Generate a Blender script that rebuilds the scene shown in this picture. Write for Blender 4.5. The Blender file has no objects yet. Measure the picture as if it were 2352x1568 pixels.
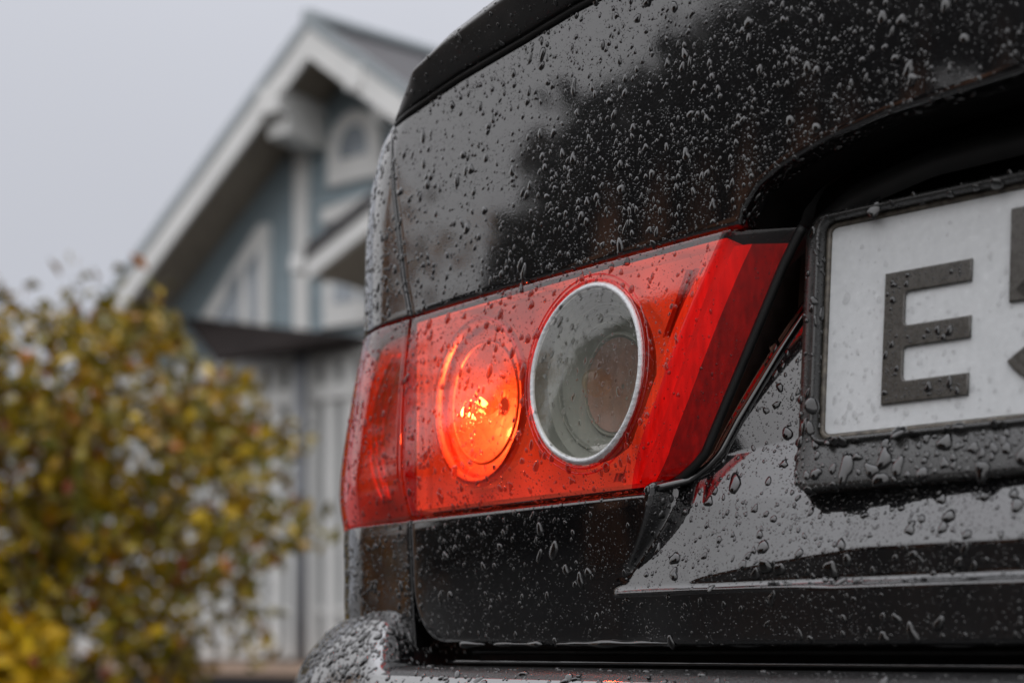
import bpy, bmesh, math, random
import numpy as np
from mathutils import Vector, Matrix
random.seed(7); rng = np.random.default_rng(11)
sc = bpy.context.scene
R = math.radians

# ------------------------------------------------------------------ camera
F, CX, HY, CZ = 3266.0, 1176.0, 1490.0, 0.72      # focal length / principal point / horizon of a 2352 px wide frame, camera height
cam_d = bpy.data.cameras.new('camera'); cam = bpy.data.objects.new('camera', cam_d)
sc.collection.objects.link(cam); sc.camera = cam
cam_d.sensor_width = 36; cam_d.lens = F / 2352 * 36; cam_d.shift_y = (HY - 784) / 2352
cam_d.clip_start = 0.05; cam_d.clip_end = 3000
cam.location = (0, 0, CZ); cam.rotation_euler = (R(90), 0, 0)
cam_d.dof.use_dof = True; cam_d.dof.focus_distance = 0.705; cam_d.dof.aperture_fstop = 6.3; cam_d.dof.aperture_blades = 0

# ------------------------------------------------------------------ overcast sky
w = bpy.data.worlds.new('World'); sc.world = w; w.use_nodes = True
nt = w.node_tree; N = nt.nodes; Lk = nt.links; bg = N['Background']
sky = N.new('ShaderNodeTexSky'); sky.sky_type = 'NISHITA'; sky.sun_disc = False
sky.sun_elevation = R(47); sky.sun_rotation = R(219); sky.dust_density = 4
tc = N.new('ShaderNodeTexCoord'); sep = N.new('ShaderNodeSeparateXYZ'); Lk.new(tc.outputs['Generated'], sep.inputs[0])
rampn = N.new('ShaderNodeMapRange'); rampn.inputs[1].default_value = 0; rampn.inputs[2].default_value = 1
rampn.inputs[3].default_value = 0.57; rampn.inputs[4].default_value = 1.9       # overcast: zenith brighter than the horizon
pw3 = N.new('ShaderNodeMath'); pw3.operation = 'POWER'; pw3.inputs[1].default_value = 3; mx0 = N.new('ShaderNodeMath'); mx0.operation = 'MAXIMUM'; mx0.inputs[1].default_value = 0
Lk.new(sep.outputs[2], mx0.inputs[0]); Lk.new(mx0.outputs[0], pw3.inputs[0]); Lk.new(pw3.outputs[0], rampn.inputs[0])
cl = N.new('ShaderNodeTexNoise'); cl.inputs['Scale'].default_value = 1.6; cl.inputs['Detail'].default_value = 3
Lk.new(tc.outputs['Generated'], cl.inputs['Vector'])
clr = N.new('ShaderNodeMapRange'); clr.inputs[3].default_value = 0.94; clr.inputs[4].default_value = 1.06; Lk.new(cl.outputs[0], clr.inputs[0])
mul = N.new('ShaderNodeMath'); mul.operation = 'MULTIPLY'; Lk.new(rampn.outputs[0], mul.inputs[0]); Lk.new(clr.outputs[0], mul.inputs[1])
tint = N.new('ShaderNodeVectorMath'); tint.operation = 'SCALE'; tint.inputs[0].default_value = (0.965, 0.99, 1.085)
Lk.new(mul.outputs[0], tint.inputs['Scale'])
skm = N.new('ShaderNodeVectorMath'); skm.operation = 'SCALE'; skm.inputs['Scale'].default_value = 0.06; Lk.new(sky.outputs[0], skm.inputs[0])
mixw = N.new('ShaderNodeMix'); mixw.data_type = 'RGBA'; mixw.inputs[0].default_value = 0.94
Lk.new(skm.outputs[0], mixw.inputs[6]); Lk.new(tint.outputs[0], mixw.inputs[7]); Lk.new(mixw.outputs[2], bg.inputs[0])
bg.inputs[1].default_value = 1.0
sun_d = bpy.data.lights.new('sun', 'SUN'); sun_d.energy = 1.5; sun_d.angle = R(170); sun_d.color = (1, .95, .88)
sun = bpy.data.objects.new('sun', sun_d); sc.collection.objects.link(sun)
sun.rotation_euler = Vector((.50, .62, -.85)).to_track_quat('-Z', 'Y').to_euler()      # light from behind and left of the camera
vs = sc.view_settings; vs.view_transform = 'Standard'; vs.look = 'None'; vs.exposure = 0.0; vs.gamma = 1; vs.use_curve_mapping = False
cy = sc.cycles; cy.use_denoising = True; cy.max_bounces = 12; cy.glossy_bounces = 5; cy.transmission_bounces = 8
cy.transparent_max_bounces = 16; cy.diffuse_bounces = 3; cy.caustics_reflective = False; cy.caustics_refractive = False
cy.sample_clamp_indirect = 4.0; cy.blur_glossy = 0.2

# ------------------------------------------------------------------ materials
MATS = {}
def nodes(name):
    m = bpy.data.materials.new(name); m.use_nodes = True; MATS[name] = m
    n = m.node_tree.nodes; return m, n, m.node_tree.links, n['Principled BSDF']
def noise(n, l, scale, detail=4, rough=.55, coord='Object', vec=None, stretch=None):
    t = n.new('ShaderNodeTexNoise'); t.inputs['Scale'].default_value = scale; t.inputs['Detail'].default_value = detail; t.inputs['Roughness'].default_value = rough
    c = n.new('ShaderNodeTexCoord')
    if stretch:
        mp = n.new('ShaderNodeMapping'); mp.inputs['Scale'].default_value = stretch; l.new(c.outputs[coord], mp.inputs[0]); l.new(mp.outputs[0], t.inputs['Vector'])
    else: l.new(c.outputs[coord], t.inputs['Vector'])
    return t
def mrange(n, l, src, a, b, lo=.3, hi=.7):
    r = n.new('ShaderNodeMapRange'); r.inputs[1].default_value = lo; r.inputs[2].default_value = hi; r.inputs[3].default_value = a; r.inputs[4].default_value = b
    l.new(src, r.inputs[0]); return r.outputs[0]
def cmix(n, l, fac, a, b):
    x = n.new('ShaderNodeMix'); x.data_type = 'RGBA'; x.inputs[6].default_value = (*a, 1); x.inputs[7].default_value = (*b, 1); l.new(fac, x.inputs[0]); return x.outputs[2]
def bump(n, l, p, src, strength, dist):
    b = n.new('ShaderNodeBump'); b.inputs['Strength'].default_value = strength; b.inputs['Distance'].default_value = dist
    l.new(src, b.inputs['Height']); l.new(b.outputs[0], p.inputs['Normal']); return b
def simple(name, col, rough=.5, metal=0, spec=.5, var=.15, scale=8, bmp=0, bdist=.002, coat=0, stretch=None):
    m, n, l, p = nodes(name)
    t = noise(n, l, scale, stretch=stretch); f = mrange(n, l, t.outputs[0], 0, 1)
    c2 = tuple(min(1, c * (1 + var)) for c in col); c1 = tuple(c * (1 - var) for c in col)
    l.new(cmix(n, l, f, c1, c2), p.inputs['Base Color'])
    l.new(mrange(n, l, t.outputs[0], max(0, rough - .06), min(1, rough + .06)), p.inputs['Roughness'])
    p.inputs['Metallic'].default_value = metal; p.inputs['Specular IOR Level'].default_value = spec; p.inputs['Coat Weight'].default_value = coat
    if bmp: bump(n, l, p, t.outputs[0], bmp, bdist)
    return m
def paint(name, col=(.0045, .0045, .005), cior=2.0, film=.012):
    m, n, l, p = nodes(name)
    p.inputs['Base Color'].default_value = (*col, 1); p.inputs['Roughness'].default_value = .3; p.inputs['Specular IOR Level'].default_value = .08
    p.inputs['Coat Weight'].default_value = 1; p.inputs['Coat IOR'].default_value = cior
    t = noise(n, l, 55, 5); l.new(mrange(n, l, t.outputs[0], .025, .06), p.inputs['Coat Roughness'])
    t2 = noise(n, l, 900, 2)
    b = n.new('ShaderNodeBump'); b.inputs['Strength'].default_value = film; b.inputs['Distance'].default_value = .0006; l.new(t2.outputs[0], b.inputs['Height'])
    l.new(b.outputs[0], p.inputs['Coat Normal']); l.new(b.outputs[0], p.inputs['Normal'])
    return m
paint('black_paint'); paint('bumper_paint', cior=2.9)
simple('satin_black', (.028, .027, .026), .38, 0, .8, .3, 60, .15, .0005)
simple('deep_black', (.008, .008, .008), .5, 0, .3, .3, 60, .15, .0005)
simple('rubber', (.008, .008, .008), .5, 0, .35, .3, 80, .1, .0005)
simple('frame_plastic', (.022, .022, .021), .30, 0, .75, .2, 400, .10, .0004, coat=.15)
simple('step_plastic', (.012, .012, .012), .3, 0, .5, .3, 700, .6, .0008)
simple('plate_white', (.72, .74, .75), .22, 0, .5, .05, 300, .06, .0003, coat=.3)
simple('char_black', (.070, .064, .055), .28, 0, .8, .08, 350, .15, .0004)
simple('border_brown', (.12, .105, .085), .4, 0, .5, .6, 300, .25, .0004)  # mottled grey-brown tone of the plate border
simple('chrome_housing', (.62, .58, .56), .32, .55, .5, .1, 90, .1, .0005)
simple('housing_red', (.42, .30, .27), .45, 0, .5, .25, 60, .1, .0005)
simple('mirror_facet', (.85, .80, .76), .36, .7, .5, .04, 30)
simple('grey_bowl', (.27, .285, .255), .4, .1, .5, .08, 40)
simple('inner_dome', (.30, .17, .135), .35, .1, .5, .2, 60)
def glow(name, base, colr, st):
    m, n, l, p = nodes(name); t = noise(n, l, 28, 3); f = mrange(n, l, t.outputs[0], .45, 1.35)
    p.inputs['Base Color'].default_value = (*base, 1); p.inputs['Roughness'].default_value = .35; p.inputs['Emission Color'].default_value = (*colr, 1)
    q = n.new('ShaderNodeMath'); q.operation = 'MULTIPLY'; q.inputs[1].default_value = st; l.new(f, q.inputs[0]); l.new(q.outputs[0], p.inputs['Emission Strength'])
glow('housing_glow', (.5, .35, .3), (1, .55, .42), .35)  # emission stands in for lamp light spread through the housing
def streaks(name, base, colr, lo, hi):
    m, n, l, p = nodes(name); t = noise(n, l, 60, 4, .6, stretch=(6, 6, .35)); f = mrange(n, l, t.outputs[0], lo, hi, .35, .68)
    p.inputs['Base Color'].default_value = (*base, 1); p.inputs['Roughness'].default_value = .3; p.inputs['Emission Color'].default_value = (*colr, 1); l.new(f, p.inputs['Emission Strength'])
streaks('streaky_glow', (.5, .2, .15), (1, .45, .34), .24, .48)  # streaked emission put in for lamp glow behind the side lens
streaks('dark_red_glow', (.12, .03, .02), (1, .4, .3), .06, .17)  # faint emission imitates light fading across the side housing
streaks('line_glow', (.5, .2, .15), (1, .45, .3), .05, .35)  # emission imitates a thin bright reflection
glow('housing_glow_dim', (.4, .2, .15), (1, .5, .35), .10)  # weak emission in place of lamp light in the quarter housing
glow('housing_glow_strong', (.6, .4, .35), (1, .55, .42), .8)
def lens_mat(name, tint, ior, rough=.02, bmp=.03):
    m = bpy.data.materials.new(name); m.use_nodes = True; MATS[name] = m; n = m.node_tree.nodes; l = m.node_tree.links; n.remove(n['Principled BSDF'])
    tr = n.new('ShaderNodeBsdfTransparent'); tr.inputs[0].default_value = (*tint, 1)
    gl = n.new('ShaderNodeBsdfGlossy'); gl.inputs[0].default_value = (1, 1, 1, 1); gl.inputs['Roughness'].default_value = rough
    t = noise(n, l, 800, 2); b = n.new('ShaderNodeBump'); b.inputs['Strength'].default_value = bmp; b.inputs['Distance'].default_value = .0005; l.new(t.outputs[0], b.inputs['Height']); l.new(b.outputs[0], gl.inputs['Normal'])
    fr = n.new('ShaderNodeFresnel'); fr.inputs[0].default_value = ior
    gm = n.new('ShaderNodeNewGeometry'); bk = n.new('ShaderNodeMath'); bk.operation = 'SUBTRACT'; bk.inputs[0].default_value = 1; l.new(gm.outputs['Backfacing'], bk.inputs[1]); fm = n.new('ShaderNodeMath'); fm.operation = 'MULTIPLY'; l.new(fr.outputs[0], fm.inputs[0]); l.new(bk.outputs[0], fm.inputs[1])
    mx = n.new('ShaderNodeMixShader'); l.new(fm.outputs[0], mx.inputs[0]); l.new(tr.outputs[0], mx.inputs[1]); l.new(gl.outputs[0], mx.inputs[2])
    l.new(mx.outputs[0], n['Material Output'].inputs[0]); return m
lens_mat('red_lens', (1.0, .125, .052), 1.85)
lens_mat('dark_red_lens', (.85, .010, .007), 1.45)
lens_mat('clear_lens', (.92, .91, .87), 1.8)
m = MATS['clear_lens']; n = m.node_tree.nodes; l = m.node_tree.links; mo = n['Material Output']; src = mo.inputs[0].links[0].from_socket
df = n.new('ShaderNodeBsdfDiffuse'); df.inputs[0].default_value = (.42, .44, .40, 1); t = noise(n, l, 70, 5, .65); ms = n.new('ShaderNodeMixShader'); l.new(mrange(n, l, t.outputs[0], .03, .20), ms.inputs[0]); l.new(src, ms.inputs[1]); l.new(df.outputs[0], ms.inputs[2]); l.new(ms.outputs[0], mo.inputs[0])
lens_mat('bulb_glass', (1, .9, .75), 1.45)
lens_mat('plate_drop', (.90, .90, .90), 1.5, .0, 0)
m, n, l, p = nodes('frosted_ring'); p.inputs['Base Color'].default_value = (.82, .83, .85, 1); p.inputs['Roughness'].default_value = .25; p.inputs['Coat Weight'].default_value = .6
t = noise(n, l, 260, 4, .7); bump(n, l, p, t.outputs[0], 1.0, .0016)
m, n, l, p = nodes('water_on_paint'); p.inputs['Base Color'].default_value = (.006, .006, .006, 1); p.inputs['Roughness'].default_value = .04; p.inputs['Specular IOR Level'].default_value = .4
p.inputs['Coat Weight'].default_value = 1; p.inputs['Coat IOR'].default_value = 1.55; p.inputs['Coat Roughness'].default_value = .02; t = noise(n, l, 300, 2); bump(n, l, p, t.outputs[0], .05, .0004)
m, n, l, p = nodes('water_on_lens'); p.inputs['Base Color'].default_value = (.26, .16, .16, 1); p.inputs['Roughness'].default_value = 0; p.inputs['IOR'].default_value = 1.5; p.inputs['Transmission Weight'].default_value = 1  # dark tint imitates darkening by refraction inside the drops
m, n, l, p = nodes('water'); p.inputs['Base Color'].default_value = (1, 1, 1, 1); p.inputs['Roughness'].default_value = 0; p.inputs['IOR'].default_value = 1.36; p.inputs['Transmission Weight'].default_value = 1
t = noise(n, l, 300, 2); bump(n, l, p, t.outputs[0], .04, .0004)
m, n, l, p = nodes('filament'); p.inputs['Base Color'].default_value = (1, .6, .2, 1); p.inputs['Emission Color'].default_value = (1, .62, .25, 1); p.inputs['Emission Strength'].default_value = 60
simple('asphalt', (.036, .035, .034), .35, 0, .5, .3, 3, .3, .01)
simple('siding_blue', (.29, .36, .395), .5, 0, .4, .06, 2, .1, .002, stretch=(1, 1, 6))
simple('white_wood', (.78, .78, .76), .5, 0, .4, .05, 3, .1, .002)
simple('gap_shade_wood', (.38, .39, .39), .5, 0, .4, .05, 3, .1, .002)  # white wall darkened; shade between the battens put into its colour
simple('pipe_grey', (.22, .23, .25), .4, 0, .5, .06, 3)
simple('soffit_wood', (.36, .31, .25), .6, 0, .3, .15, 3, stretch=(8, 1, 1))
simple('roof_dark', (.05, .047, .05), .6, 0, .4, .3, 5, .3, .01)
simple('roof_brown', (.028, .023, .022), .9, 0, .1, .25, 5, .3, .01)
simple('roof_metal', (.33, .37, .39), .35, 0, .5, .06, 3)
simple('ledge_wood', (.50, .36, .27), .6, 0, .3, .12, 4)
simple('foundation', (.055, .052, .055), .7, 0, .3, .2, 4, .3, .01)
simple('window_glass', (.30, .34, .38), .08, 0, .9, .3, 1.5)  # pale blue base stands in for sky mirrored in the panes
simple('room_dark', (.10, .11, .12), .8, 0, .2, .3, 2)
simple('curtain', (.55, .57, .60), .8, 0, .2, .08, 6, stretch=(12, 12, 1))
simple('bark', (.10, .065, .045), .8, 0, .2, .3, 6, .5, .02, stretch=(4, 4, 1))
simple('pine_bark', (.42, .19, .10), .8, 0, .2, .35, 3, .5, .02, stretch=(4, 4, 1))
def leafmat(name, cols, rough=.3, spec=.5):
    m, n, l, p = nodes(name)
    g = n.new('ShaderNodeNewGeometry'); r = n.new('ShaderNodeValToRGB'); l.new(g.outputs['Random Per Island'], r.inputs[0])
    e = r.color_ramp.elements; r.color_ramp.interpolation = 'CONSTANT'
    while len(e) < len(cols): e.new(.5)
    acc = 0; tot = sum(c[1] for c in cols)
    for i, (c, wgt) in enumerate(cols):
        e[i].position = acc / tot; e[i].color = (*c, 1); acc += wgt
    l.new(r.outputs[0], p.inputs['Base Color']); p.inputs['Roughness'].default_value = rough; p.inputs['Specular IOR Level'].default_value = spec
    p.inputs['Subsurface Weight'].default_value = 0
    return m
leafmat('autumn_leaf', [((.27, .19, .008), 5), ((.20, .155, .008), 5), ((.34, .19, .006), 3.4), ((.10, .10, .008), 2.2), ((.52, .34, .008), 1.8), ((.36, .12, .012), .9), ((.24, .04, .02), .3), ((.17, .14, .02), 2)], .25, .3)
leafmat('yellow_leaf', [((.62, .40, .012), 3), ((.50, .30, .01), 2), ((.30, .24, .012), 1)], .4, .25)
leafmat('orange_leaf', [((.62, .25, .012), 4), ((.52, .19, .012), 3), ((.40, .20, .012), 2), ((.2, .12, .01), 1)], .4, .4)
leafmat('dark_leaf', [((.020, .021, .016), 3), ((.026, .024, .018), 3), ((.045, .030, .020), 1), ((.014, .016, .012), 2)], .6, .15)

# ------------------------------------------------------------------ helpers
col = sc.collection
def link(name, me, parent=None, mat=None):
    o = bpy.data.objects.new(name, me); col.objects.link(o)
    if mat is not None and me is not None: me.materials.append(MATS[mat])
    if parent: o.parent = parent
    return o
def mesh_obj(name, v, f, mat, parent=None, smooth=True):
    me = bpy.data.meshes.new(name); me.from_pydata([tuple(map(float, p)) for p in v], [], [tuple(map(int, q)) for q in f]); me.update()
    if smooth: me.shade_smooth()
    return link(name, me, parent, mat)
def tag(o, label, cat, group=None):
    o['label'] = label; o['category'] = cat
    if group: o['group'] = group
    return o
def empty(name, loc=(0, 0, 0), rz=0):
    o = bpy.data.objects.new(name, None); col.objects.link(o); o.location = loc; o.rotation_euler = (0, 0, rz); o.empty_display_size = .1; return o
def structure(o): o['kind'] = 'structure'; return o
PATCH = {}
def grid(name, P, mat, parent, keep=None, smooth=True, reg=None, flip=False):
    n, m = P.shape[:2]; idx = np.arange(n * m).reshape(n, m)
    q = np.stack([idx[:-1, :-1], idx[:-1, 1:], idx[1:, 1:], idx[1:, :-1]], -1)
    if keep is not None: q = q[keep]
    q = q.reshape(-1, 4)
    if flip: q = q[:, ::-1]
    V = P.reshape(-1, 3)
    if reg: PATCH[reg] = (V, q)
    return mesh_obj(name, V, q, mat, parent, smooth)
def pad(P, side, r, depth, steps=4, inward=np.array([0, 1., 0])):
    """roll one border of a grid over a radius r and take it straight in"""
    A = {'t': P, 'b': P[::-1], 'r': P.transpose(1, 0, 2), 'l': P.transpose(1, 0, 2)[::-1]}[side]
    e = A[-1]; d = A[-1] - A[-2]; d /= np.linalg.norm(d, axis=1, keepdims=True) + 1e-9
    rows = [e + d * r * math.sin(a) + inward * r * (1 - math.cos(a)) for a in np.linspace(0, math.pi / 2, steps + 1)[1:]]
    rows.append(rows[-1] + inward * depth)
    A = np.concatenate([A, np.array(rows)], 0)
    return {'t': A, 'b': A[::-1], 'r': A.transpose(1, 0, 2), 'l': A[::-1].transpose(1, 0, 2)}[side]
def tube(name, pts, r, mat, parent, n=8, closed=False):
    pts = [Vector(p) for p in pts]; V = []; Fc = []; k = len(pts)
    for i, p in enumerate(pts):
        a = pts[i - 1] if (i > 0 or closed) else p; b = pts[(i + 1) % k] if (i < k - 1 or closed) else p
        t = (b - a).normalized(); s = t.cross(Vector((0, 0, 1)))
        if s.length < 1e-3: s = t.cross(Vector((1, 0, 0)))
        s.normalize(); up = s.cross(t); rr = r[i] if isinstance(r, (list, np.ndarray)) else r
        for j in range(n): c = 2 * math.pi * j / n; V.append(p + s * math.cos(c) * rr + up * math.sin(c) * rr)
    for i in range(k if closed else k - 1):
        for j in range(n): Fc.append((i * n + j, i * n + (j + 1) % n, ((i + 1) % k) * n + (j + 1) % n, ((i + 1) % k) * n + j))
    if not closed: Fc += [tuple(range(n))[::-1], tuple(range((k - 1) * n, k * n))]
    return mesh_obj(name, V, Fc, mat, parent)
def box(name, c, s, mat, parent, rot=None, bev=.0):
    bm = bmesh.new(); bmesh.ops.create_cube(bm, size=1); bmesh.ops.scale(bm, vec=s, verts=bm.verts)
    if bev: bmesh.ops.bevel(bm, geom=bm.edges[:], offset=bev, segments=2, affect='EDGES', profile=.5)
    if rot: bmesh.ops.rotate(bm, matrix=rot, verts=bm.verts)
    bmesh.ops.translate(bm, vec=c, verts=bm.verts)
    me = bpy.data.meshes.new(name); bm.to_mesh(me); bm.free(); return link(name, me, parent, mat)

# ------------------------------------------------------------------ ground
gm = mesh_obj('ground', [(-400, -400, 0), (400, -400, 0), (400, 400, 0), (-400, 400, 0)], [(0, 1, 2, 3)], 'asphalt'); structure(gm)

# ------------------------------------------------------------------ the car: u runs from the plate letter to the car's left, q into the car, z up
P0 = np.array([.1845, .625]); UD = np.array([-.765, .644]); QD = np.array([.644, .765]); UM = -.21
car = empty('parked_car', (*(P0 + UM * UD), 0), -math.atan2(.644, .765))
tag(car, 'wet black sedan seen close at its left tail lamp, raindrops all over', 'car')
def L(u, q, z):
    u, q, z = np.broadcast_arrays(u, q, z); return np.stack([-(u - UM), q, z], -1).astype(float)
def W(Pl):                                                # car coordinates -> world
    u = -Pl[..., 0] + UM; xy = P0 + u[..., None] * UD + Pl[..., 1:2] * QD; return np.concatenate([xy, Pl[..., 2:3]], -1)
UCZ = np.array([.5, .7485, .7655, .7951, .8216, .8686, .9119, .94, .9787, 1.0083, 1.0311, 1.0373, 1.055]); UCU = np.array([.382, .379, .376, .373, .368, .358, .350, .349, .348, .343, .333, .325, .300])
def uc(z): return np.interp(z, UCZ, UCU)
def lean(z): z = np.asarray(z, float); return np.where(z < .79, .10 * (.79 - z), 0) + np.where(z > .93, .15 * (z - .93) ** 2, 0)
def skin(u, z, K=8.0):
    u = np.asarray(u, float); d = np.maximum(0, u - uc(z)); dd = np.minimum(d, .13)
    return -.0425 + .17 * (np.minimum(u, .5) - UM) ** 2 + K * dd ** 2 + (d - dd) * 9.0 + lean(z)
FU = np.array([.162, .1540, .1440, .1370, .1340, .1345, .1300, .1205, .1046, .0867, .066]); FZ = np.array([.742, .7567, .7709, .785, .797, .8075, .820, .8395, .8746, .9111, .96])   # fold line u(z)
STEP0 = .7472
_zs = np.linspace(.70, 1.0, 1200); _k = np.exp(-.5 * (np.arange(-60, 61) / 22) ** 2); _k /= _k.sum()
def soft(zp, fp): return np.convolve(np.pad(np.interp(_zs, zp, fp), 60, mode='edge'), _k, 'valid')
_fu = soft(FZ, FU); _st = soft([.745, .775, .80, .83, .92], [1., 1., 1.5, 2.0, 2.0]); _cap = soft([.745, .79, .805, .82, .95], [.0, .002, .012, .018, .018])
def sstep(x): x = np.clip(x, 0, 1); return x * x * (3 - 2 * x)
def rec_depth(u, z):
    """recess beside the lamp and round the plate; below it a slope runs out to a lip that stands proud of the panel"""
    u = np.asarray(u, float); z = np.asarray(z, float)
    s = .0125 * np.clip((.110 - u) / .09, 0, 1) ** .75                  # height of the groove in the slope
    B = .005 * sstep((.160 - u) / .06); dz = z - STEP0
    d2 = np.maximum(0, dz - .004 - s)
    a_ = -B + .005 * np.clip(dz / .004, 0, 1) ** .7 + .64 * np.minimum(d2, .03) + .64 * np.clip(d2 - .03, 0, .03) + .36 * np.maximum(0, d2 - .06)
    a0_ = a_; a_ = a_ - .40 * np.maximum(0, np.minimum(u, .115) - .03) * sstep((z - .700) / .20)
    b_ = np.maximum(0, np.interp(z, _zs, _fu) - u) * 2.0
    k = 600.0; mn = np.minimum(a_, b_); D = mn - np.log1p(np.exp(-np.abs(a_ - b_) * k)) / k
    D = np.where(dz <= 0, -B, D)
    return np.where(b_ <= 0, np.minimum(0, a0_) * sstep((.17 - u) / .02), D)
def rec(u, z): return skin(u, z) + rec_depth(u, z)
def inv(x, y, fn, off=0.0):
    """point of the surface q = fn(u, z) + off on the sight line through (x, y) of the 2352 px survey frame -> u, q, z"""
    xn = (x - CX) / F; zn = (HY - y) / F
    Ys = np.arange(.42, 1.2, .002); uu_ = (xn * Ys - P0[0]) * UD[0] + (Ys - P0[1]) * UD[1]; qq_ = (xn * Ys - P0[0]) * QD[0] + (Ys - P0[1]) * QD[1]
    hit = qq_ > fn(uu_, CZ + zn * Ys) + off; assert hit.any(), (x, y); k = int(np.argmax(hit)); lo, hi = Ys[max(0, k - 1)], Ys[k]
    for _ in range(40):
        Y = (lo + hi) / 2; px, py = xn * Y - P0[0], Y - P0[1]
        u = px * UD[0] + py * UD[1]; q = px * QD[0] + py * QD[1]
        if q > float(fn(u, CZ + zn * Y)) + off: hi = Y
        else: lo = Y
    return u, q, CZ + zn * Y
def uz(pts, fn=skin, off=0.0): a = np.array([inv(x, y, fn, off) for x, y in pts]); return a[:, 0], a[:, 2]

seam_u, seam_z = uz([(901, 330), (907, 450), (930, 650), (944, 722), (943, 1188), (946, 1300), (951, 1420)])
def useam(z): o = np.argsort(seam_z); return np.interp(z, seam_z[o], seam_u[o])
ZT, ZB = .9143, .7985                                     # lamp top and bottom
lip_u, lip_z = uz([(1690, 520), (1700, 480), (1740, 420), (1800, 370), (1900, 310), (2050, 245), (2352, 150)])
# --- upper trunk lid face
ul = np.concatenate([np.linspace(UM, -.0586, 30)[:-1], np.linspace(-.0586, .09, 90)[:-1], np.linspace(.09, .324, 90)])
o = np.argsort(lip_u)
zb = np.where(ul > lip_u[0], ZT + .0035, np.interp(ul, lip_u[o], lip_z[o]))
zt = np.full_like(zb, 1.053)
T = np.linspace(0, 1, 60)[:, None]
Z = zb[None] * (1 - T) + zt[None] * T
U0 = np.broadcast_to(ul, Z.shape); sfac = (U0 - UM) / (.324 - UM)
U = UM + sfac * (useam(Z) - .0022 - UM)
P = L(U, skin(U, Z), Z)
P = pad(P, 'b', .0022, .012); P = pad(P, 'r', .0016, .012)
# roll the top edge over into the trunk deck
P = np.concatenate([P, P[-1:] + np.array([0, .004, .006]), P[-1:] + np.array([0, .02, .009]), P[-1:] + np.array([0, .45, .02])], 0)
lid = grid('trunk_lid', P, 'black_paint', car, reg='lid', flip=True)
# --- lower lid face, running up into the recess around the number plate
st_u, st_z = uz([(1845, 520), (1800, 612), (1722, 800), (1655, 960), (1622, 1040), (1600, 1068), (1560, 1103), (1512, 1125)], lambda u, z: -.010 + 0 * u)
cu = np.concatenate([np.linspace(UM, -.06, 40)[:-1], np.linspace(-.06, .15, 210)[:-1], np.linspace(.15, .3205, 70)])
o = np.argsort(st_u)
ztop = np.interp(cu, st_u[o], st_z[o] - .001); ztop = np.where(cu > st_u.max(), ZB - .0045, ztop)
ztop = np.where(cu < st_u.min(), np.interp(cu, [-.3, st_u.min() - .012, st_u.min()], [.922, .922, st_z.max()]), ztop)
zl = np.concatenate([np.linspace(.7245, .744, 10)[:-1], np.linspace(.744, .792, 56)])
Zl = np.broadcast_to(zl[:, None], (len(zl), len(cu))).copy()
kk = np.linspace(0, 1, 90)[1:, None]
Zu = .792 * (1 - kk) + np.maximum(ztop, .7923)[None] * kk
Z = np.concatenate([Zl, Zu], 0); U = np.broadcast_to(cu, Z.shape).copy()
useamL = useam(Z) - .0022
U = np.where(U > .2, .2 + (U - .2) * (useamL - .2) / (.3205 - .2), U)
# rounded lower outer corner of the lid
low = np.clip((.760 - Z) / .0355, 0, 1); cornerx = .024 * (1 - np.sqrt(np.clip(1 - low ** 2, 0, 1)))
U = np.where(U > .2, .2 + (U - .2) * (1 - cornerx / (.3205 - .2)), U)
P = L(U, rec(U, Z), Z)
P = pad(P, 't', .0030, .012); P = pad(P, 'b', .003, .02); P = pad(P, 'r', .0022, .014)
lowlid = grid('trunk_lid_lower_panel', P, 'black_paint', car, reg='lower', flip=True)
# --- underside of the lip above the plate with an added black shade curtain, and the handle bar inside it
uu = np.linspace(UM, lip_u[0] - .001, 60); o = np.argsort(lip_u); zz = np.interp(uu, lip_u[o], lip_z[o])
rows = []
for k in np.linspace(0, 1, 12):
    q0 = skin(uu, zz) + .0022; rows.append(L(uu, q0 + k * .060, zz + .002 + .012 * k - .010 * math.sin(math.pi * k)))
for dz_ in (.004, .02, .05, .09): rows.append(L(uu, q0 + .060 - dz_ * .12, zz + .014 - dz_))  # black sheet hung before the panel so the recess reads as deep shade
grid('lip_and_shade_curtain', np.array(rows), 'deep_black', car)
rows = []
for a in np.linspace(-.6, 2.4, 12):
    zc = np.interp(uu, [UM, 0, .04, .075], [.938, .934, .926, .905]); rows.append(L(uu, .012 - .011 * math.cos(a) + 0 * uu, zc + .010 * math.sin(a)))
grid('handle_bar', np.array(rows), 'deep_black', car, flip=True)
# --- inner body behind the gaps
ub = np.linspace(UM, .37, 90); zb_ = np.linspace(.66, 1.045, 60); U, Z = np.meshgrid(ub, zb_)
grid('inner_body', L(U, np.maximum(skin(U, Z), rec(U, Z)) + .055, Z), 'rubber', car)
# --- quarter panel
def quarter(name, z0, z1, off, mat, reg, nz=36, rt=.0014, rb=.0014, du=.0, top=False):
    zq = np.linspace(z0, z1, nz); t = np.linspace(0, 1, 80) ** 1.25
    Z = np.broadcast_to(zq[:, None], (nz, 80)).copy(); a = useam(Z) + .0022 + du; b = uc(Z) + .30
    U = a + (b - a) * t; P = L(U, skin(U, Z) + off, Z)
    P = pad(P, 'b', rb, .012); P = pad(P, 'l', .0016, .012)
    if top:
        e = P[-1]; P = np.concatenate([P, e[None] + np.array([.003, .004, .004]), e[None] + np.array([.012, .014, .007]), e[None] + np.array([.2, .25, .012])], 0)
    else: P = pad(P, 't', rt, .012)
    return grid(name, P, mat, car, reg=reg)
quarter('quarter_panel', ZT + .0035, 1.040, 0, 'black_paint', 'quarter_up', top=True)
quarter('quarter_panel_lower', .700, ZB - .0038, 0, 'black_paint', 'quarter_low')

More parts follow.
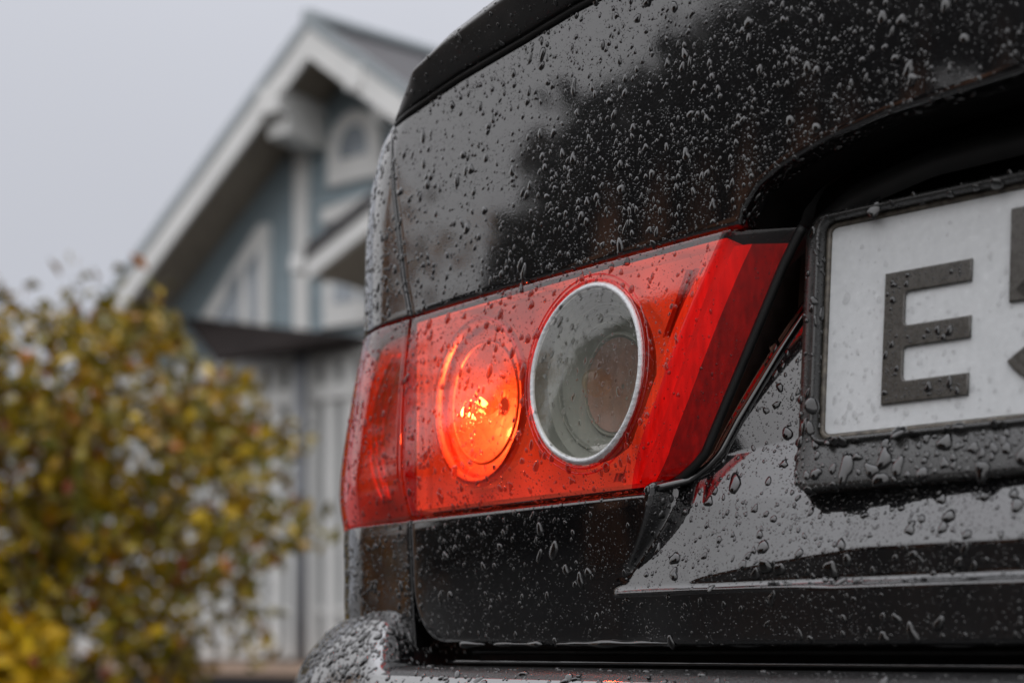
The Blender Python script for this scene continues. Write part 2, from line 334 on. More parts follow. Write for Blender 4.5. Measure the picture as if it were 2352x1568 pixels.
def lskin(u, z):
    z = np.asarray(z, float); return skin(u, z) - .0075 * np.clip(1 - np.where(z > .830, (z - .830) / .0845, (.830 - z) / .0315) ** 2, 0, 1)
# --- tail lamp on the lid
def usl(z): return np.interp(z, [.79, .8075, .8395, .8746, .9111, .92], [.1465, .1379, .1213, .1054, .0875, .083])   # edge where the lens turns into the recess
lamp = empty('tail_lamp', (0, 0, 0)); lamp.parent = car
nz = 90; zz = np.linspace(ZB + .001, ZT - .001, nz); Z = np.broadcast_to(zz[:, None], (nz, 150)).copy()
t = np.linspace(0, 1, 150)[None]
a = useam(Z) - .0028; b = usl(Z) + .003; U = a + (b - a) * t
LO = -.0008
Pf = L(U, lskin(U, Z) + LO, Z)
stu_o = np.argsort(st_z)
sU = np.interp(zz, st_z[stu_o], st_u[stu_o]); sU = np.where(zz < .806, sU + 0 * zz, sU)
sQ = np.full_like(zz, -.0105)
cols = []
fu = usl(zz); fq = lskin(fu, zz) + LO
for k in np.linspace(0, 1, 14):
    if k < .25:
        aa = k / .25 * math.pi / 2; uu_ = fu + .003 - .003 * math.sin(aa); qq_ = fq + .003 * (1 - math.cos(aa))
    else:
        s = (k - .25) / .75; uu_ = fu * (1 - s) + sU * s; qq_ = (fq + .003) * (1 - s) + sQ * s
    cols.append(L(uu_, qq_, zz))
Ps = np.stack(cols, 1)
CU, CZ_, RU, RZ = .1727, .8592, .0396, .0464              # clear reversing lens
cent = (U[:-1, :-1] + U[1:, 1:]) / 2, (Z[:-1, :-1] + Z[1:, 1:]) / 2
keep = ((cent[0] - CU) / RU) ** 2 + ((cent[1] - CZ_) / RZ) ** 2 > 1.0
Pfp = pad(Pf, 'b', .0016, .010); Pfp = pad(Pfp, 't', .0016, .010)
kp = np.ones((Pfp.shape[0] - 1, Pfp.shape[1] - 1), bool); kp[5:-5, :] = keep
Pfp2 = pad(Pfp[:, ::-1], 'r', .0012, .010)[:, ::-1]
kp = np.concatenate([np.ones((kp.shape[0], Pfp2.shape[1] - Pfp.shape[1]), bool), kp], 1)
grid('outer_lens', Pfp2, 'red_lens', lamp, keep=kp, reg='lens')
Psp = pad(Ps, 'b', .0016, .006); Psp = pad(Psp, 't', .0016, .006)
grid('inner_side_lens', Psp, 'dark_red_lens', lamp, reg='strip')
# clear lens, frosted ring, rims
def disc(cu_, cz_, ru, rz, off, dome, n=24, m=64, r0=.0):
    r = np.linspace(r0, 1, n)[:, None]; a = np.linspace(0, 2 * math.pi, m + 1)[None]
    U = cu_ + ru * r * np.cos(a); Z = cz_ + rz * r * np.sin(a); return L(U, lskin(U, Z) + off - dome * (1 - r ** 2), Z)
grid('clear_lens', disc(CU, CZ_, RU * .97, RZ * .97, -.0012, .003), 'clear_lens', lamp, reg='clear')
def ring(name, cu_, cz_, ru, rz, w0, w1, off, hgt, mat, parent, base=skin, m=96):
    a = np.linspace(0, 2 * math.pi, m + 1)[None]; k = np.linspace(0, 1, 7)[:, None]
    rr = w0 + (w1 - w0) * k; U = cu_ + ru * rr * np.cos(a); Z = cz_ + rz * rr * np.sin(a)
    return grid(name, L(U, base(U, Z) + off - hgt * np.sin(math.pi * k), Z), mat, parent)
ring('frosted_ring', CU, CZ_, RU, RZ, .915, 1.0, -.0006, .0018, 'frosted_ring', lamp, lskin)
ring('lens_rim', CU, CZ_, RU, RZ, 1.005, 1.045, -.0006, .0012, 'red_lens', lamp, lskin)
ring('lens_rim', CU, CZ_, RU, RZ, 1.075, 1.10, -.0004, .0009, 'red_lens', lamp, lskin)
def bowl(name, cu_, cz_, ru, rz, d0, depth, mat, parent, n=12, m=28, facet=False, r0=.14, jit=0):
    r = np.linspace(1, r0, n)[:, None]; a = np.linspace(0, 2 * math.pi, m + 1)[None]
    U = cu_ + ru * r * np.cos(a); Z = cz_ + rz * r * np.sin(a); q = skin(U, Z) + d0 + depth * (1 - r ** 2)
    if jit: jj = rng.normal(0, jit, q.shape); jj[:, -1] = jj[:, 0]; q = q + jj
    return grid(name, L(U, q, Z), mat, parent, smooth=not facet, flip=True)
bowl('reversing_bowl', CU, CZ_, RU * .95, RZ * .95, .005, .015, 'grey_bowl', lamp, 20, 64, r0=.02)
_a = np.linspace(0, 2 * math.pi, 65); _u, _z = CU + RU * .965 * np.cos(_a), CZ_ + RZ * .965 * np.sin(_a)
grid('lens_tube', np.array([L(_u, lskin(_u, _z) - .0003, _z), L(CU + (_u - CU) * .975, skin(_u, _z) + .0075, CZ_ + (_z - CZ_) * .975)]), 'grey_bowl', lamp)
bowl('inner_bowl', CU - .006, CZ_ - .004, RU * .52, RZ * .52, .0125, .006, 'inner_dome', lamp, 12, 48, r0=.05)
ring('bowl_rib', CU - .006, CZ_ - .004, RU * .55, RZ * .55, .96, 1.06, .013, .0015, 'grey_bowl', lamp)
ring('bowl_rib', CU, CZ_, RU * .8, RZ * .8, .96, 1.03, .009, .002, 'grey_bowl', lamp)
def arc_rib(name, rad, a0, a1, wid, off, hgt, mat):
    a = np.radians(np.linspace(a0, a1, 30))[None]; k = np.linspace(0, 1, 6)[:, None]; tw = np.sin(np.linspace(0, math.pi, 30))[None] ** .6
    rr = rad + wid * (k - .5) * tw; U = CU + RU * rr * np.cos(a); Z = CZ_ + RZ * rr * np.sin(a)
    grid(name, L(U, skin(U, Z) + off - hgt * np.sin(math.pi * k) * tw, Z), mat, lamp)
arc_rib('chrome_crescent', .80, 238, 292, .12, .0085, .002, 'frosted_ring')
for rad, a0, a1 in [(.70, 60, 140), (.60, 50, 120), (.84, 20, 75), (.76, 170, 225)]: arc_rib('bowl_rib', rad, a0, a1, .035, .0105, .0014, 'grey_bowl')
bb = bmesh.new(); bmesh.ops.create_uvsphere(bb, u_segments=20, v_segments=12, radius=.0075); bmesh.ops.scale(bb, vec=(1, 1.2, 1), verts=bb.verts)
me = bpy.data.meshes.new('bulb'); bb.to_mesh(me); bb.free(); me.shade_smooth(); link('bulb', me, lamp, 'bulb_glass').location = L(CU + .004, float(skin(CU, CZ_)) + .009, CZ_ - .002)
LU, LZ, LRU, LRZ = .2690, .8597, .0399, .0478              # lit lamp
bowl('lit_reflector', LU, LZ, LRU * .95, LRZ * .95, .010, .020, 'mirror_facet', lamp, 8, 22, facet=True, r0=.12, jit=.0003)
ring('reflector_ring', LU, LZ, LRU, LRZ, .90, 1.02, .009, .004, 'chrome_housing', lamp)
ring('reflector_ring', LU, LZ, LRU, LRZ, .70, .74, .013, .0015, 'chrome_housing', lamp)
# housing tray behind the lens
t = np.linspace(0, 1, 60)[None]; zh = np.linspace(ZB + .004, ZT - .004, 40); Zh = np.broadcast_to(zh[:, None], (40, 60)).copy()
a = useam(Zh) - .006; b = usl(Zh) + .002; Uh = a + (b - a) * t
hl = ((Uh - LU) / LRU) ** 2 + ((Zh - LZ) / LRZ) ** 2; hc = ((Uh - CU) / RU) ** 2 + ((Zh - CZ_) / RZ) ** 2
Dh = .014 + 0 * Uh
Dh = Dh + .026 * np.clip((1.0 - hl) * 6, 0, 1) + .026 * np.clip((1.0 - hc) * 6, 0, 1)
Ph = L(Uh, skin(Uh, Zh) + Dh, Zh)
for s_ in 'btlr': Ph = pad(Ph, s_, .001, -.014, 2)
grid('housing', Ph, 'housing_glow', lamp)  # tray glows by itself to brighten the lens from within
def between(c0, c1, ks): return np.stack([c0 * (1 - k) + c1 * k for k in ks], 1)
_a = L(fu + .018, fq + .013, zz); _b = L(fu + .006, fq + .0095, zz); _c = L(fu + (sU - fu) * .36 + .003, fq + (sQ - fq) * .36 + .007, zz)
grid('side_glow_sheet', np.concatenate([between(_a, _b, np.linspace(0, 1, 5)), between(_b, _c, np.linspace(0, 1, 5)[1:])], 1)[2:-3], 'streaky_glow', lamp)  # added sheet that glows through the side lens
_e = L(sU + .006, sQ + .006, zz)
grid('side_housing', between(_c, _e, np.linspace(0, 1, 6))[2:-3], 'dark_red_glow', lamp)
for f_ in (.95,): tube('glow_line', (L(fu + (sU - fu) * f_ + .0012, fq + (sQ - fq) * f_ + .0022, zz))[6:-(4 if f_ > .9 else 12)], .0006, 'line_glow', lamp, 6)  # added glowing tube drawn as a bright reflected edge line
# stepped ribs in the inner third of the lamp
for k in range(5):
    zr = np.linspace(ZB + .006, ZT - .012, 24); ur = usl(zr) + .006 + .0042 * k + .010 * np.clip((.84 - zr) / .04, 0, 1) * 0
    Pr = np.stack([L(ur + .0018 * math.cos(g), skin(ur, zr) + .012 - .003 * math.sin(g) - .001 * k, zr) for g in np.linspace(0, math.pi, 7)], 1)
    okr = ((ur - CU) / (RU * 1.08)) ** 2 + ((zr - CZ_) / (RZ * 1.08)) ** 2 > 1
    keepr = np.repeat((okr[:-1] & okr[1:])[:, None], 6, 1)
    if keepr.any(): grid('reflector_rib', Pr, 'chrome_housing', lamp, keep=keepr)
# the bulb that is on
bq = float(skin(.272, .860)) + .016
bl = bmesh.new(); bmesh.ops.create_uvsphere(bl, u_segments=16, v_segments=10, radius=.0062); bmesh.ops.scale(bl, vec=(1, 1.5, 1), verts=bl.verts)
me = bpy.data.meshes.new('bulb'); bl.to_mesh(me); bl.free(); me.shade_smooth(); bulb = link('bulb', me, lamp, 'bulb_glass'); bulb.location = L(.272, bq, .8600)
fil = tube('filament', [(-.0022, -.002, .0005), (-.001, -.003, .0012), (0, -.002, 0), (.001, -.003, -.001), (.002, -.002, .0004)], .0018, 'filament', lamp, 8); fil.location = bulb.location
pl = bpy.data.lights.new('bulb_light', 'POINT'); pl.energy = .13; pl.shadow_soft_size = .004; pl.color = (1, .66, .34)
plo = bpy.data.objects.new('bulb_light', pl); col.objects.link(plo); plo.parent = lamp; plo.location = L(.272, bq - .004, .8520)
# --- tail lamp piece on the quarter panel
lamp2 = empty('tail_lamp'); lamp2.parent = car; FLIPQ = True
def quarter_into(name, off, mat, reg, z0, z1, du=0.0, umax=.11, nz=40):
    zq = np.linspace(z0, z1, nz); t = np.linspace(0, 1, 70); Z = np.broadcast_to(zq[:, None], (nz, 70)).copy(); a = useam(Z) + .0028 + du; b = uc(Z) + umax
    U = a + (b - a) * t; P = L(U, lskin(U, Z) + off, Z); P = pad(P, 'b', .0016, .010); P = pad(P, 't', .0016, .010); P = pad(P, 'l', .0014, .010)
    return grid(name, P, mat, lamp2, reg=reg, flip=FLIPQ)
quarter_into('outer_lens', -.0008, 'red_lens', 'qlens', ZB - .0005, ZT - .001)
quarter_into('housing', .016, 'housing_glow_dim', None, ZB + .003, ZT - .004, .006)
zr = np.linspace(ZB + .012, ZT - .016, 30)
for k, (c0, amp) in enumerate([(.357, .014), (.364, .020), (.372, .022)]):
    ur = c0 + .012 * np.linspace(1, 0, 30) - amp * ((np.linspace(-1, 1, 30)) ** 2)
    tube('reflector_rib', L(ur, skin(ur, zr) + .008, zr), .0016, 'mirror_facet', lamp2)

# --- lip spoiler
us = np.concatenate([np.linspace(UM, .2, 30)[:-1], np.linspace(.2, .3435, 50)])
zb_ = np.interp(us, [UM, .1824, .2252, .2804, .3413, .35], [1.0560, 1.053, 1.049, 1.0451, 1.0377, 1.0365])
h = np.interp(us, [UM, .21, .282, .312, .327, .338, .3435], [.036, .032, .0265, .022, .016, .009, .001])
pr = np.interp(us, [UM, .21, .312, .3435], [.018, .016, .012, .002])
rows = []
for dq, dz in [(.004, -.0015), (-.02, .0), (-.25, .03), (-.60, .18), (-.9, .40), (-.98, .48), (-1.0, .52), (-.97, .56), (-.80, .66), (-.5, .82), (-.1, .96), (.6, 1.02), (4, 1.05), (12, .95)]:
    zz_ = zb_ + h * dz; rows.append(L(us, skin(us, np.minimum(zz_, 1.050)) + np.where(dq > 0.1, dq * .018, dq * pr), zz_))
grid('spoiler', np.array(rows), 'satin_black', car, reg='spoiler', flip=True)
tube('spoiler_seal', L(us, skin(us, zb_) - .0005, zb_ - .0022), .0018, 'rubber', car)
# --- seals and trim lines around the lamp and recess
def flow(pts, fn, off=0): a = np.array([inv(x, y, fn, off) for x, y in pts]); return L(a[:, 0], a[:, 1], a[:, 2])
def dens(pts, n=40):
    pts = np.array(pts, float); d = np.r_[0, np.cumsum(np.linalg.norm(np.diff(pts, axis=0), axis=1))]; t = np.linspace(0, d[-1], n)
    return np.stack([np.interp(t, d, pts[:, k]) for k in range(pts.shape[1])], 1)
stP = L(st_u, -.0105 + 0 * st_u, st_z)
tube('lamp_seal', dens(stP, 50), .0024, 'rubber', car)
tube('recess_edge_trim', dens(L(st_u - .0055, rec(st_u - .0055, st_z) - .0008, st_z), 50), .0022, 'black_paint', car)

# --- bumper below the lid
ubm = np.concatenate([np.linspace(UM, .25, 40)[:-1], np.linspace(.25, .80, 130)])
def bump_q(u, e): # plan curve pushed out by e
    d = np.maximum(0, u - (.350 + e * .75)); dd = np.minimum(d, .16)
    return -.0425 + .17 * (np.minimum(u, .5) - UM) ** 2 + 4.6 * dd ** 2 + (d - dd) * 9 - e
rows = []; us_ = useam(.74)
def stepm(u): return 1 / (1 + np.exp(-(u - .331) / .004))            # 0 under the lid, 1 beside it
for e, zl_, zq_ in [(-.06, .708, .7465), (-.03, .7085, .7462), (-.012, .709, .7455), (-.004, .709, .7435), (.0, .709, .7405), (.006, .709, .7375), (.012, .7085, .7325), (.018, .708, .7255), (.024, .707, .717), (.029, .705, .707), (.033, .701, .696), (.036, .694, .683), (.038, .68, .67), (.040, .65, .64), (.044, .55, .55), (.03, .40, .40), (-.02, .30, .30)]:
    m_ = stepm(ubm); rows.append(L(ubm, bump_q(ubm, e), zl_ * (1 - m_) + zq_ * m_))
# finer rows
Pb = np.array(rows); tt = np.linspace(0, len(rows) - 1, 90); i0 = np.minimum(tt.astype(int), len(rows) - 2); fr = (tt - i0)[:, None, None]
Pb = Pb[i0] * (1 - fr) + Pb[i0 + 1] * fr
bumper = grid('bumper', Pb, 'bumper_paint', car, reg='bumper', flip=True)
up_ = np.linspace(UM, .312, 90); grid('bumper_step_pad', np.array([L(up_, bump_q(up_, e_), z_ + 0 * up_) for e_, z_ in [(-.05, .7095), (-.02, .7102), (0, .7104), (.012, .7102), (.022, .7092), (.0275, .7072), (.0305, .702)]]), 'step_plastic', car, reg='pad', flip=True)
tube('lid_bottom_seal', L(np.linspace(UM, .285, 60), skin(np.linspace(UM, .285, 60), .72) + .012, .7185 + 0 * np.linspace(0, 1, 60)), .0018, 'rubber', car)
tube('bumper_step_edge', L(np.linspace(UM, .30, 60), skin(np.linspace(UM, .30, 60), .72) + .004, .7128 + 0 * np.linspace(0, 1, 60)), .0012, 'black_paint', car)

# --- number plate and its frame
def pq(z, off): return .08 * (z - .858) - .007 + off
def LP(u, q, z): return L(np.asarray(u) - .003, q, .72 + (np.asarray(z) - .72) * .9914)
def rr_loop(u0, u1, z0, z1, r, n=8):
    pts = []
    for cx_, cz__, a0 in [(u0 - r, z1 - r, 0), (u1 + r, z1 - r, 90), (u1 + r, z0 + r, 180), (u0 - r, z0 + r, 270)]:
        for k in range(n + 1): a = R(a0 + 90 * k / n); pts.append((cx_ + r * math.cos(a), cz__ + r * math.sin(a)))
    out = []
    for i, p_ in enumerate(pts):                                         # points along the straight sides too
        b_ = pts[(i + 1) % len(pts)]; k_ = 60 if (i + 1) % (n + 1) == 0 and abs(b_[0] - p_[0]) > abs(b_[1] - p_[1]) else 14 if (i + 1) % (n + 1) == 0 else 1
        out += [(p_[0] + (b_[0] - p_[0]) * t_ / k_, p_[1] + (b_[1] - p_[1]) * t_ / k_) for t_ in range(k_)]
    return np.array(out)
def loops(name, specs, mat, parent, reg=None, cap=False, slope=.0, flank=.0):
    A = np.array([LP(l_[:, 0], pq(l_[:, 1], off) - (slope * np.clip((.8135 - l_[:, 1]) / .023, 0, 1) if off < 0 else 0) + flank * np.clip((l_[:, 0] - .0515) / .0097, 0, 1) * (off < 0), l_[:, 1]) for l_, off in specs]); A = np.concatenate([A, A[:, :1]], 1)
    if cap:
        n_ = A.shape[1]; V = A.reshape(-1, 3); idx = np.arange(len(V)).reshape(A.shape[:2]); f = np.stack([idx[:-1, :-1], idx[:-1, 1:], idx[1:, 1:], idx[1:, :-1]], -1).reshape(-1, 4).tolist()
        uu2 = np.linspace(.045, UM * 2 - .045, 40); gz = np.linspace(.819, .912, 12); G = LP(uu2[None], pq(gz[:, None], specs[-1][1] - .00005) + 0 * uu2[None], gz[:, None] + 0 * uu2[None]); i2 = np.arange(480).reshape(12, 40)
        PATCH[reg] = (G.reshape(-1, 3), np.stack([i2[:-1, :-1], i2[:-1, 1:], i2[1:, 1:], i2[1:, :-1]], -1).reshape(-1, 4))
        f.append(list(idx[-1, :-1])); return mesh_obj(name, V, f, mat, parent)
    return grid(name, A, mat, parent, reg=reg)
UR = UM * 2 - .0
fo = lambda d, r=.012: rr_loop(.0612 - d, UM * 2 - .0612 + d, .7905 + d, .9205 - d, max(.002, r - d))
fi = lambda d, r=.006: rr_loop(.0508 - d, UM * 2 - .0508 + d, .8145 + d, .9165 - d, max(.002, r - d))
frame = loops('plate_frame', [(fo(0), .016), (fo(0), -.005), (fo(.0006), -.0075), (fo(.0020), -.0092), (fo(.004), -.0096), (fi(-.0030, .007), -.0090), (fi(-.0024, .007), -.0088), (fi(-.0018), -.0105), (fi(-.0009), -.0112), (fi(0), -.0103), (fi(.0006), -.0085), (fi(.0008), .002)], 'frame_plastic', car, 'frame', slope=.005, flank=.0035)
plate = loops('number_plate', [(fi(-.001), -.0025), (fi(.0028), -.0025), (fi(.003), -.003), (fi(.0032), -.0036), (fi(.0034), -.0036), (fi(.0038), -.0036)], 'plate_white', car, 'plate', cap=True)
loops('plate_border', [(fi(.0004), -.0026), (fi(.0006), -.0042), (fi(.0011), -.0047), (fi(.0022), -.0047), (fi(.0028), -.0042), (fi(.0031), -.0030)], 'border_brown', plate)
def glyph(name, polys, mat, parent):
    cu_ = bpy.data.curves.new(name, 'CURVE'); cu_.dimensions = '2D'; cu_.fill_mode = 'BOTH'; cu_.extrude = .0006; cu_.bevel_depth = .0006; cu_.bevel_resolution = 2
    for poly in polys:
        s = cu_.splines.new('POLY'); s.points.add(len(poly) - 1); s.use_cyclic_u = True
        for i, (a, b) in enumerate(poly): s.points[i].co = (a, b, 0, 1)
    tmp = bpy.data.objects.new('tmp', cu_); col.objects.link(tmp); dg = bpy.context.evaluated_depsgraph_get(); dg.update()
    me = bpy.data.meshes.new_from_object(tmp.evaluated_get(dg)); bpy.data.objects.remove(tmp)
    ob = link(name, me, parent); me.materials.clear(); me.materials.append(MATS[mat])
    V = np.array([v.co[:] for v in me.vertices]); Pn = LP(V[:, 0], pq(V[:, 1], -.0042) - V[:, 2], V[:, 1])
    for v, p_ in zip(me.vertices, Pn): v.co = p_
    me.update(); return ob
s_ = .0084; uL, uR, z0, z1 = .0196, -.0186, .8288, .8866; zm = (z0 + z1) / 2; ri = .0026
Epts = [(uL, z0), (uL, z1), (uR, z1), (uR, z1 - s_)]
def fillet(cu2, cz2, quad): # inner rounded corner
    out = []
    for k in range(5):
        a = R({'top': 90, 'bot': 0}[quad] + (90 * k / 4 if quad == 'top' else 90 * k / 4)); out.append((cu2, cz2))
    return out
il = uL - s_
def inner(zc, up): # quarter circle joining bar and stem
    pts = []
    for k in range(6):
        a = k / 5 * math.pi / 2
        pts.append((il - ri + ri * math.sin(a), zc + (-ri + ri * math.cos(a)) if up else zc + ri - ri * math.cos(a)))
    return pts
Epts += inner(z1 - s_, True)[0:] + inner(zm + s_ / 2, False)[::-1] + [(uR - .0002, zm + s_ / 2), (uR - .0002, zm - s_ / 2)] + inner(zm - s_ / 2, True) + inner(z0 + s_, False)[::-1] + [(uR, z0 + s_), (uR, z0)]
glyph('letter', [Epts], 'char_black', plate)
b0 = .8288; cpath = []
x0 = -.0402
cpath = [(-.079, b0 + .0716), (x0, b0 + .0716), (x0, b0 + .041)]
bc = (-.0575, b0 + .0255)
arc = [(bc[0] + .0213 * math.cos(a), bc[1] + .0213 * math.sin(a)) for a in np.linspace(R(125), R(-62), 18)]
arc2 = [(2 * bc[0] - x_, z_) for x_, z_ in arc]
def stroke(path, w_):
    path = np.array(path); Lf, Rt = [], []
    for i in range(len(path)):
        a = path[max(0, i - 1)]; b = path[min(len(path) - 1, i + 1)]; d = b - a; d /= np.linalg.norm(d); n_ = np.array([-d[1], d[0]])
        Lf.append(path[i] + n_ * w_ / 2); Rt.append(path[i] - n_ * w_ / 2)
    return [tuple(p) for p in Lf + Rt[::-1]]
h5 = .0045
five_stem = [(-.079, b0 + .0760), (-.0360, b0 + .0760), (-.0362, b0 + .0372), (-.0445, b0 + .0372), (-.0448, b0 + .0672), (-.079, b0 + .0672)]
bowl5 = [(-.0470 + 0, b0 + .0465)] if 0 else []
arc5 = [(-.0572 - .0205 * math.cos(a), b0 + .0252 + .0208 * math.sin(a)) for a in np.linspace(R(140), R(-148), 30)]
five_bowl = stroke(arc5, .0088)
# digit 5: stem and flag plus bowl, joined into one character mesh
g1 = glyph('digit', [five_stem], 'char_black', plate); g2 = glyph('digit', [five_bowl], 'char_black', plate)
bmj = bmesh.new(); bmj.from_mesh(g1.data); bmj.from_mesh(g2.data); bmj.to_mesh(g1.data); bmj.free(); bpy.data.objects.remove(g2)

_lv, _lq = [], []
for ua, ub_, za, zb2_ in [(uL - .001, il + .001, z0 + .001, z1 - .001), (il, uR + .001, z1 - s_ + .001, z1 - .001), (il, uR + .001, zm - s_ / 2 + .001, zm + s_ / 2 - .001), (il, uR + .001, z0 + .001, z0 + s_ - .001)]:
    gu, gz = np.meshgrid(np.linspace(ua, ub_, 6), np.linspace(za, zb2_, 6)); b_ = len(_lv) * 36; i2 = np.arange(36).reshape(6, 6) + b_
    _lv.append(LP(gu, pq(gz, -.0054), gz).reshape(-1, 3)); _lq.append(np.stack([i2[:-1, :-1], i2[:-1, 1:], i2[1:, 1:], i2[1:, :-1]], -1).reshape(-1, 4))
PATCH['letter'] = (np.concatenate(_lv), np.concatenate(_lq))

# --- the other half of the car, out of frame to the right
for o in list(car.children):
    kind = o.name.split('.')[0]
    if kind in ('trunk_lid', 'trunk_lid_lower_panel', 'lip_and_shade_curtain', 'handle_bar', 'inner_body', 'spoiler', 'spoiler_seal', 'bumper', 'lid_bottom_seal', 'bumper_step_edge', 'bumper_step_pad'):
        md = o.modifiers.new('mirror', 'MIRROR'); md.use_axis = (True, False, False); md.merge_threshold = .0005
    elif kind in ('quarter_panel', 'quarter_panel_lower', 'lamp_seal', 'recess_edge_trim', 'tail_lamp'):
        c = o.copy(); col.objects.link(c); c.scale = (-1, 1, 1)
        for ch in o.children:
            if ch.type == 'MESH': d = ch.copy(); col.objects.link(d); d.parent = c
# ------------------------------------------------------------------ the house behind
FL = np.array([-.83, .558]); FN = np.array([-.558, -.83])            # along the gable front to the left / out of the front
H0 = np.array([(690 - CX) / F * 14.0, 14.0])
def hp(x, y, off=0.0):
    """point on the front plane (moved out by off) on the sight line through (x, y) -> a (left along front), z"""
    xn = (x - CX) / F; zn = (HY - y) / F; o_ = H0 + FN * off
    Y = float(np.dot(o_, FN) / np.dot(np.array([xn, 1.0]), FN)); pxy = np.array([xn * Y, Y])
    return float(np.dot(pxy - H0, FL)), CZ + zn * Y
def hw(a, z, off): xy = H0 + FL * a + FN * off; return (xy[0], xy[1], z)
house = empty('gabled_house', hw(0, 0, 0))
tag(house, 'blue gabled house with white trim and wide eaves behind the autumn shrub', 'house')
hoff = np.array(house.location)
def hmesh(name, v, f, mat, parent=None, smooth=False): return mesh_obj(name, np.array(v) - hoff, f, mat, parent or house, smooth)
def slab(name, az, off, th, mat, parent=None):
    """polygon on the front plane, thickness th towards the inside"""
    n = len(az); v = [hw(a, z, off) for a, z in az] + [hw(a, z, off - th) for a, z in az]
    f = [tuple(range(n)), tuple(range(n, 2 * n))[::-1]] + [(i, n + i, n + (i + 1) % n, (i + 1) % n) for i in range(n)]
    return hmesh(name, v, f, mat, parent)
def px(pts, off=0.0): return [hp(x, y, off) for x, y in pts]
# gable rake lines
OV = .65
apo = hp(710, 48, OV); lfo = hp(250, 680, OV)
pitch = (apo[1] - lfo[1]) / (lfo[0] - apo[0])
wallL = hp(394, 677); wallA = hp(596, 422); pw = (wallA[1] - wallL[1]) / (wallL[0] - wallA[0])
def rake_l(a): return wallL[1] + (wallL[0] - a) * pitch * .985
aR = -4.2; apexa = apo[0]
def wall_top(a): return min(rake_l(a), rake_l(apexa) - (apexa - a) * pitch)
zfl = hp(690, 765)[1]
# sheathing + individual clapboards
aL = wallL[0] + .6
wallp = slab('wall', [(aL, .1), (aR, .1), (aR, wall_top(aR) - .02), (apexa, wall_top(apexa) - .02), (wallL[0], wallL[1] - .02), (aL, wallL[1] - .6)], -.03, .2, 'siding_blue')
z = zfl; bh = .15
while z < wall_top(apexa) - .1:
    zt_ = min(z + bh, wall_top(apexa)); a1 = wallL[0] - (zt_ - wallL[1]) / (pitch * .985) if zt_ > wallL[1] else aL
    a0 = max(aR, apexa - (wall_top(apexa) - zt_) / pitch)
    if a1 - a0 > .1:
        v = [hw(a1, z, .012), hw(a0, z, .012), hw(a0, zt_, -.004), hw(a1, zt_, -.004), hw(a1, z, -.03), hw(a0, z, -.03), hw(a0, zt_, -.03), hw(a1, zt_, -.03)]
        hmesh('clapboard', v, [(0, 1, 2, 3), (4, 7, 6, 5), (0, 4, 5, 1), (1, 5, 6, 2), (2, 6, 7, 3), (3, 7, 4, 0)], 'siding_blue', wallp)
    z += bh
# roof: two slopes running back, metal edge, fascia, soffit
RD = -FN
def roof_slope(name, a0, z0, a1, z1, off, back, th, mat, parent=None):
    zr_ = max(z0, z1); v = [hw(a0, z0, off), hw(a1, z1, off), hw(a1, z1 + (1.3 if z1 == zr_ else 0), -back), hw(a0, z0 + (1.3 if z0 == zr_ else 0), -back)]; v += [(x, y, zz - th) for x, y, zz in v]
    return hmesh(name, v, [(0, 1, 2, 3), (7, 6, 5, 4), (0, 4, 5, 1), (1, 5, 6, 2), (2, 6, 7, 3), (3, 7, 4, 0)], mat, parent)
lowz = lfo[1] - .25; lowa = lfo[0] + .25 / pitch
roofL = roof_slope('roof_slope', apexa, apo[1], lowa, lowz, OV, 7, .08, 'roof_dark')
zR = apo[1] - (apexa - aR) * pitch
roofR = roof_slope('roof_slope', aR - 1.0, zR - pitch, apexa, apo[1], OV, 7, .08, 'roof_dark')
tube('ridge_cap', [np.array(hw(apexa, apo[1] + .03, OV + .03)) - hoff, np.array(hw(apexa, apo[1] + 1.33, -7)) - hoff], .07, 'roof_metal', house, 8)
def rake_board(name, off, dz0, dz1, th, mat, side):
    if side == 'l': pts = [(apexa, apo[1] - dz0), (lowa, lowz - dz0), (lowa, lowz - dz1), (apexa, apo[1] - dz1)]
    else: pts = [(aR - 1, zR - pitch - dz0), (apexa, apo[1] - dz0), (apexa, apo[1] - dz1), (aR - 1, zR - pitch - dz1)]
    return slab(name, pts, off, th, mat)
for sd in 'lr':
    rake_board('metal_edge', OV + .03, -.05, .06, .05, 'roof_metal', sd)
    rake_board('fascia_board', OV + .015, .075, .34, .04, 'white_wood', sd)
    # soffit boards under the overhang
    nb = 5
    for k in range(nb):
        o1 = OV - .03 - (OV - .03) * k / nb; o2 = o1 - (OV - .03) / nb + .008
        if sd == 'l': e = [(apexa, apo[1] - .20), (lowa, lowz - .20)]
        else: e = [(aR - 1, zR - pitch - .20), (apexa, apo[1] - .20)]
        v = [hw(e[0][0], e[0][1], o1), hw(e[1][0], e[1][1], o1), hw(e[1][0], e[1][1], o2), hw(e[0][0], e[0][1], o2)]; v += [(x, y, zz + .02) for x, y, zz in v]
        hmesh('soffit_board', v, [(3, 2, 1, 0), (4, 5, 6, 7), (0, 1, 5, 4), (1, 2, 6, 5), (2, 3, 7, 6), (3, 0, 4, 7)], 'soffit_wood')
# corner boards and posts
def vboard(name, x0, x1, y0, y1, off, th, mat, parent=None):
    xm = (x0 + x1) / 2; a0 = hp(x0, 700, off)[0]; a1 = hp(x1, 700, off)[0]; zt_ = hp(xm, y0, off)[1]; zb2 = hp(xm, y1, off)[1]
    return slab(name, [(a0, zb2), (a1, zb2), (a1, zt_), (a0, zt_)], off, th, mat, parent)
vboard('corner_board', 673, 706, 320, 768, .045, .06, 'white_wood')
